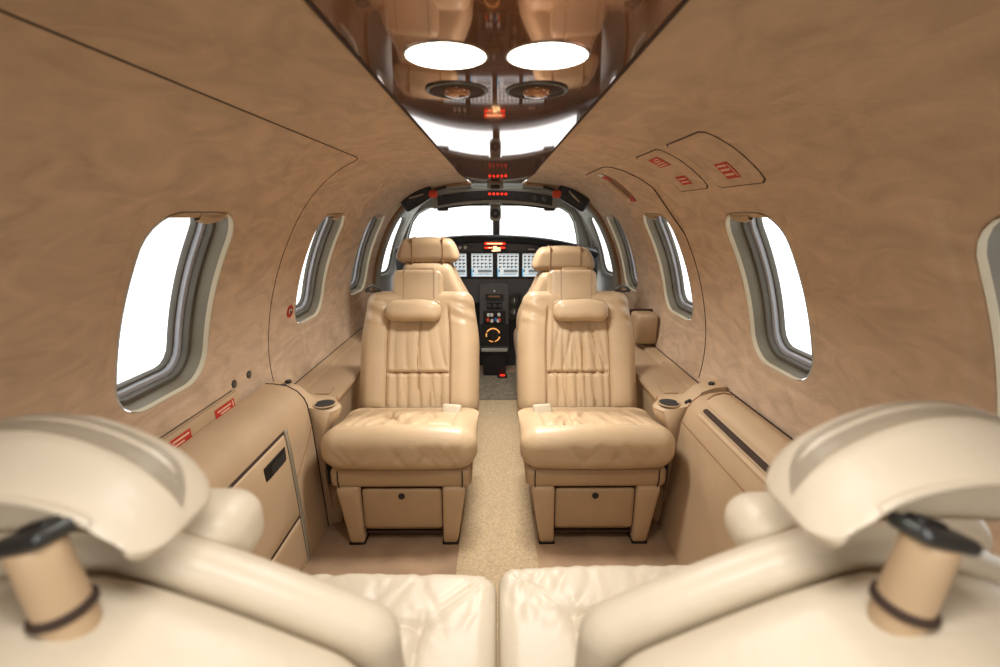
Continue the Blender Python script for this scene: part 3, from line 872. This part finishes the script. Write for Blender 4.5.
# annunciator strip
an = mk('warning_lights', plate(-.09, .06, .862, .93, .006), BLACK, ip)
mk('red_row', join(plate(-.083, .054, .910, .924, .009), plate(-.083, -.025, .885, .896, .009), plate(.022, .054, .885, .896, .009)), REDLIT, an)
mk('amber_row', join(plate(-.068, .036, .913, .921, .010), plate(-.026, .0, .878, .900, .010), plate(-.001, .022, .868, .892, .010), plate(-.035, -.001, .866, .875, .010), plate(-.06, -.03, .888, .893, .010)), WARMLIT, an)
for x in (-.275, -.245, -.21, -.18, -.155, .26, .30):
    mk('switch', lathe([(.011, 0), (.010, .012), (.006, .014), (.001, .014)], face_y((x, yf, .892))), GUN if x > -.2 else WHITE, ip)
mk('placard', plate(.205, .25, .876, .883, .002), WHITE, ip)
# centre pedestal
cpd = thing('centre_pedestal', 'black centre pedestal with radios, coloured levers and a dial with an amber ring', 'pedestal', (0, 3.0, .2))
mk('body', box(-.118, .078, 3.03, 3.092, .20, .66, .008), PANEL, cpd)
yf2 = 3.028
def pl2(x0, x1, z0, z1, d=.006, r=.002): return box(x0, x1, yf2-d, yf2+.006, z0, z1, r, 3)
rd = mk('radio', pl2(-.078, .042, .548, .590, .008), BLACK, cpd)
mk('readout', pl2(-.058, .02, .570, .582, .009), STITCH, rd)
mk('buttons', join(*[pl2(-.066+.017*i, -.056+.017*i, .554, .561, .0095) for i in range(6)]), GUN, rd)
mk('knob', lathe([(.006, 0), (.006, .01), (.001, .01)], face_y((-.018, yf2, .612))), WHITE, cpd)
mk('switch_panel', pl2(-.07, .034, .488, .535), BLACK, cpd)
for x in (-.054, -.016, .02):
    mk('knob', lathe([(.012, 0), (.011, .014), (.001, .015)], face_y((x, yf2-.006, .514))), GUN, cpd)
lv = mk('lever_quadrant', pl2(-.095, .058, .392, .478, .008), BLACK, cpd)
for x, z, m_ in ((-.058, .455, WHITE), (-.036, .455, WHITE), (.012, .457, WHITE), (-.062, .42, ORANGE), (-.035, .415, WHITE), (-.01, .425, BLUE), (.006, .415, WHITE), (.014, .422, ORANGE)):
    mk('lever', join(tube([(x, yf2, z-.02), (x, yf2-.03, z)], .005, 6), softbox((x, yf2-.032, z), (.010, .008, .012), .006, (4, 4, 4))), m_, lv)
db = mk('dial_plate', pl2(-.115, .075, .238, .385, .008), BLACK, cpd)
Md = face_y((-.028, yf2-.008, .312))
mk('dial', lathe([(.044, 0), (.044, .004), (.036, .005), (.034, .02), (.001, .021)], Md), BLACK, db)
for a0, a1 in ((20, 150), (165, 195), (285, 345), (235, 270)):
    mk('amber_arc', tube([Md @ Vector((.046*math.cos(math.radians(a)), .046*math.sin(math.radians(a)), .004)) for a in [a0+(a1-a0)*i/10 for i in range(11)]], .0038, 6), AMBER, db)
mk('pointer', box(-.03, -.026, yf2-.031, yf2-.028, .285, .34, .001, 2), GUN, db)
mk('foot', box(-.10, .06, 3.05, 3.14, .008, .20, .01), BLACK, cpd)
mk('step_rail', box(-.11, .07, 3.02, 3.06, .19, .215, .006), CKPIT, cpd)
sg = thing('side_gauges', 'small framed pair of round gauges right of the centre pedestal', 'gauges', (.12, 3.05, .45))
mk('frame', box(.072, .16, 3.03, 3.06, .42, .60, .005), GUN, sg)
mk('face_plate', box(.079, .153, 3.024, 3.04, .428, .592, .003), BLACK, sg)
for z in (.548, .472):
    mk('gauge', lathe([(.026, 0), (.026, .006), (.022, .006), (.021, .002), (.001, .002)], face_y((.115, 3.024, z))), GUN, sg)
    mk('needle', box(.113, .117, 3.018, 3.021, z-.012, z+.015, .001, 2), WHITE, sg)
# overhead switch panel (curved)
oh = thing('overhead_panel', 'curved black overhead switch panel with a row of red lights above the windscreen', 'overhead panel', (0, 2.96, 1.15))
def ohp(z0, z1, y, hw, d):
    rings = []
    for i in range(25):
        u = -1+2*i/24; x = u*hw-.012; dz = -.035*u*u
        rings.append([(x, y, z0+dz), (x, y-.004, z1+dz), (x, y+d, z1+dz+.004), (x, y+d, z0+dz)])
    return loft(rings)
YO = 2.97
mk('housing', ohp(1.172, 1.262, YO, .385, .12), CKPIT, oh)
mk('panel', ohp(1.190, 1.247, YO-.008, .355, .02), DARK, oh)
def onoh(x, z): return (x, YO-.012, z-.035*((x+.012)/.385)**2)
for x0, x1 in ((-.33, -.21), (-.20, -.10), (.105, .15), (.155, .21)):
    xm = (x0+x1)/2; q = onoh(xm, 1.219)
    mk('placard_window', box(x0, x1, q[1]-.004, q[1]+.004, q[2]-.020, q[2]+.020, .003, 3), BLACK, oh)
q = onoh(0, 1.218); mk('switch_block', box(-.085, .095, q[1]-.004, q[1]+.004, q[2]-.022, q[2]+.022, .003, 3), BLACK, oh)
for i in range(5):
    x = -.045+.025*i; q = onoh(x, 1.226); mk('red_light', box(x-.007, x+.007, q[1]-.010, q[1], q[2]-.006, q[2]+.006, .002, 3), REDLIT, oh)
for x in (.235, .295):
    q = onoh(x, 1.219); mk('knob', lathe([(.018, 0), (.018, .004), (.011, .006), (.010, .016), (.001, .017)], face_y((q[0], q[1], q[2]))), GUN, oh)
for x0, x1 in ((-.37, -.05), (.03, .36)):
    pts = [(x0+(x1-x0)*i/8, YO+.02, 1.166-.035*((x0+(x1-x0)*i/8+.012)/.385)**2) for i in range(9)]
    mk('visor_rail', join(tube(pts, .006, 6), softbox((x0+.03 if x0 < 0 else x1-.03, YO+.02, 1.136), (.035, .01, .012), .006, (4, 4, 4))), BLACK, oh)
for sd in (-1, 1):
    w = 'left' if sd < 0 else 'right'; cx = sd*.485-.012
    t = thing('sun_visor', 'folded dark sun visor with an orange knob at the %s end of the overhead panel' % w, 'visor', (cx, 2.9, 1.15), 'folded sun visors')
    M = Matrix.Translation((sd*.462-.012, 2.84, 1.205)) @ Matrix.Rotation(sd*math.radians(30), 4, 'Y')
    mk('visor_plate', xf(softbox((0, 0, 0), (.100, .028, .050), .018, (12, 6, 8)), M), BLACK, t)
    mk('inner_flap', xf(softbox((sd*.01, -.025, -.004), (.06, .012, .020), .010, (10, 4, 6)), M), DARK, t)
    mk('clip', xf(tube([(-.04, -.034, .012), (0, -.04, .0), (.045, -.034, -.01)], .006, 6), M), CHROME, t)
    mk('knob', softbox((sd*.36-.012, 2.80, 1.218), (.026, .02, .022), .016, (6, 6, 6)), ORANGE, t)
    mk('arm', tube([(sd*.40-.012, 2.83, 1.205), (sd*.345-.012, 2.83, 1.245), (sd*.29-.012, 2.86, 1.262)], .009, 8), BLACK, t)
cm = thing('standby_compass', 'grey standby compass with a round black face hanging at the windscreen centre', 'compass', (-.01, 3.0, 1.1))
mk('mount', softbox((-.01, 3.03, 1.150), (.034, .03, .018), .015, (6, 6, 6)), CKPIT, cm)
mk('housing', softbox((-.01, 3.01, 1.110), (.036, .035, .046), .022, (10, 8, 10)), CKPIT, cm)
mk('face', lathe([(.030, 0), (.030, .006), (.024, .008), (.023, .004), (.001, .004)], face_y((-.01, 2.976, 1.110))), BLACK, cm)
mk('card', lathe([(.011, 0), (.011, .006), (.001, .007)], face_y((-.01, 2.972, 1.110))), GUN, cm)

# ------------------------------------------------------------------ near seats (seen from behind, facing forward)
def near_cushion(seed, dx, dy):
    rnd = random.Random(seed)
    wr = [(rnd.uniform(-.25, .25), rnd.uniform(-.6, .6), rnd.uniform(.0010, .0024)) for _ in range(30)]
    def f(v):
        # local: inner edge at x=-.25 (mirrored for the left seat), front at y=+.19
        x, y, z = v
        if z > 0:
            k = min(1, z/.07)
            u = x/.25; w = y/.19
            z += k*.014*(1-u*u)*(1-.5*w*w)
            ix, iy = -.25+dx, .19-dy         # dimple position
            # mitre seam to the corner
            if x < ix+.02 and y > iy-.02:
                L = math.hypot(dx, dy); nx, ny = dy/L, dx/L
                dd = abs((x-ix)*nx+(y-iy)*ny); tt = ((x-ix)*-dx+(y-iy)*dy)/L/L
                z -= k*.006*gs(dd, .0045)*sst(-.05, .05, tt)*sst(1.0, .85, tt)
                z -= k*.0025*gs(dd-.011, .003)*sst(0, .1, tt)*sst(1.0, .85, tt)
            z -= k*.007*gs(y-iy, .005)*sst(ix-.005, ix+.01, x)*sst(.22, .1, x)
            z -= k*.007*gs(x-ix, .005)*sst(iy+.005, iy-.01, y)
            z -= k*.011*gs(math.hypot(x-ix, y-iy), .016)
            ins = sst(ix, ix+.03, x)*sst(iy, iy-.03, y)
            z += k*.006*ins
            for cx, sl, dp in wr:
                z -= k*dp*gs(x-cx-sl*(y-.1)-.006*math.sin(y*40+cx*30), .008)*sst(iy-.06, iy+.03, y)
            r_ = math.hypot(x-ix, y-iy); a_ = math.atan2(y-iy, x-ix)
            z -= k*.0011*math.cos(a_*7)*gs(r_-.03, .022)
        return Vector((x, y, z))
    return softbox((0, 0, 0), (.254, .19, .07), .032, (110, 90, 16), f)

def near_seat(sd, label, ox, oy):
    t = thing('cabin_seat', label, 'seat', (sd*.255, .45, 0), 'near seats seen from behind')
    def P(g): return g if sd > 0 else mirror(g)
    mk('seat_cushion', P(move(near_cushion(11+sd, .118, .120 if sd > 0 else .128), (.2555, .53+oy, .394))), LEATHERN, t, flat_angle=80)
    mk('seat_pan', P(softbox((.257, .50+oy, .262), (.23, .18, .07), .03, (8, 8, 6))), LEATHER2, t)
    for x in (.11, .40):
        for y in (.36, .64): mk('leg', P(softbox((x, y+oy, .1), (.035, .03, .1), .012, (4, 4, 6), lambda v: Vector((v.x*(.7+1.5*(v.z+.1)), v.y, v.z)))), SHELL, t)
    xc = .275+ox
    # front cushion of the back: shoulders fall away to both sides
    def sh(top, H, hw):
        def f(v):
            x, y, z = v; t_ = (z+H)/(2*H)
            k = abs(x)/hw
            z2 = z-top*sst(.5, 1.0, t_)*max(0, (k-.12)/.88)**1.3
            return Vector((x, y-.012*(1-k*k)-.05*(t_-.5), z2))
        return f
    mk('backrest', P(softbox((xc+.008, .338, .624), (.222, .021, .245), .0205, (40, 12, 40), sh(.100, .245, .222))), LEATHERN, t, flat_angle=80)
    mk('back_shell', P(softbox((xc+.008, .246, .611), (.216, .074, .255), .040, (40, 16, 40), sh(.105, .255, .214))), LEATHERN, t, flat_angle=80)
    mk('shell_seam', P(tube([(xc+.008+.210*u, .302, .857-.105*max(0, (abs(u)-.12)/.88)**1.3-.028*abs(u)**6) for u in [-1+i/20 for i in range(41)]], .005, 8)), LEATHER2, t)
    # headrest: padded hood with an open rear, on a post
    hx, hy, hz = xc+.022, .280, (.932 if sd > 0 else .924)
    def hood(v):
        x, y, z = v
        u, w = x/.104, z/.040
        if y < 0:
            cav = sst(.90, .62, abs(u))*sst(.55, .15, w)*min(1, -y/.046)
            y += cav*.06
            y += .030*sst(.4, 1, w)
        z -= .050*abs(u)**2.1*(.22+.78*sst(-.8, .8, w))
        z -= .010*sst(.0, -.045, y)*sst(-.2, 1, w)
        return Vector((x, y, z))
    hr = mk('headrest', P(softbox((hx, hy, hz), (.104, .046, .040), .030, (48, 18, 30), hood)), LEATHERN, t, flat_angle=80)
    arc = [(hx+.090*u, hy-.038, hz+.014-.026*abs(u)**2.1-.022*abs(u)**8) for u in [-.8+.8*i/16 for i in range(33)]]
    mk('rim_seam', P(tube(arc, .0026, 8)), LEATHERN, hr)
    # front pillow strapped to the headrest
    pw = .106 if sd > 0 else .114
    mk('pillow', P(softbox((hx+.008, hy+.072, .832), (pw, .034, .028 if sd > 0 else .034), .027, (30, 12, 16), lambda v: Vector((v.x, v.y-.006*(1-(v.x/.125)**2), v.z*(1-.1*(v.x/.125)**2))))), LEATHERN, hr, flat_angle=80)
    Mp = Matrix.Translation((hx-.056, hy-.050, .871)) @ Matrix.Rotation(math.radians(8), 4, 'Y')
    po = mk('headrest_post', P(lathe([(.0145, -.06), (.0145, 0), (.0143, .02), (.014, .042), (.013, .045), (.001, .045)], Mp, 28)), SHELL, t)
    mk('post_collar', P(lathe([(.0146, .002), (.0172, .000), (.0172, -.003), (.0146, -.005)], Mp, 28)), SEAM, po)
    Mb = Matrix.Translation((hx-.048, hy-.048, .918)) @ Matrix.Rotation(math.radians(16), 4, 'Y') @ Matrix.Rotation(math.radians(-10), 4, 'X')
    mk('bracket', P(xf(softbox((0, 0, 0), (.019, .014, .005), .0045, (10, 8, 4)), Mb)), GUN, po)
    mk('bracket_slot', P(xf(softbox((-.004, .002, .005), (.010, .006, .003), .0028, (6, 4, 3)), Mb)), BLACK, po)
    return t
near_seat(-1, 'near left cream leather seat, headrest seen from behind, blurred close to the camera', .022, 0)
near_seat(1, 'near right cream leather seat, headrest seen from behind, blurred close to the camera', .008, .018)

# ------------------------------------------------------------------ light
w = bpy.data.worlds.new('sky'); bpy.context.scene.world = w; w.use_nodes = True
bg = w.node_tree.nodes['Background']; bg.inputs['Color'].default_value = (1, 1, 1, 1); bg.inputs['Strength'].default_value = 2.2
def area(name, loc, rot, sx, sy, e, col=(1, .965, .92)):
    l = bpy.data.lights.new(name, 'AREA'); l.shape = 'RECTANGLE'; l.size = sx; l.size_y = sy; l.energy = e; l.color = col; l.spread = math.radians(130)
    o = bpy.data.objects.new(name, l); C.objects.link(o); o.location = loc; o.rotation_euler = rot
    return o
area('aft_cabin_light', (0, -.55, 1.22), (math.radians(52), 0, 0), .9, .3, 4, (1, .965, .92))  # fill added behind the camera to brighten the near seats
for y, e in ((.12, 1.6), (.69, 2.0), (1.40, 7.0), (2.2, 6.0)):
    area('dome_light', (0, y, 1.285), (0, 0, 0), .25, .12, e)  # fills added to brighten upward faces; one sits at the round lamps

# ------------------------------------------------------------------ camera
cam = bpy.data.cameras.new('camera'); co = bpy.data.objects.new('camera', cam); C.objects.link(co)
co.location = (0, 0, 1.10); co.rotation_euler = (math.radians(90-14.446), 0, -.0063)
cam.sensor_width = 36; cam.lens = 460/1000*36; cam.clip_start = .01
cam.dof.use_dof = True; cam.dof.focus_distance = 1.7; cam.dof.aperture_fstop = 3.2
sc = bpy.context.scene; sc.camera = co
sc.view_settings.view_transform = 'Standard'; sc.view_settings.look = 'None'; sc.view_settings.exposure = .1
sc.cycles.max_bounces = 10; sc.cycles.diffuse_bounces = 5; sc.cycles.use_denoising = True
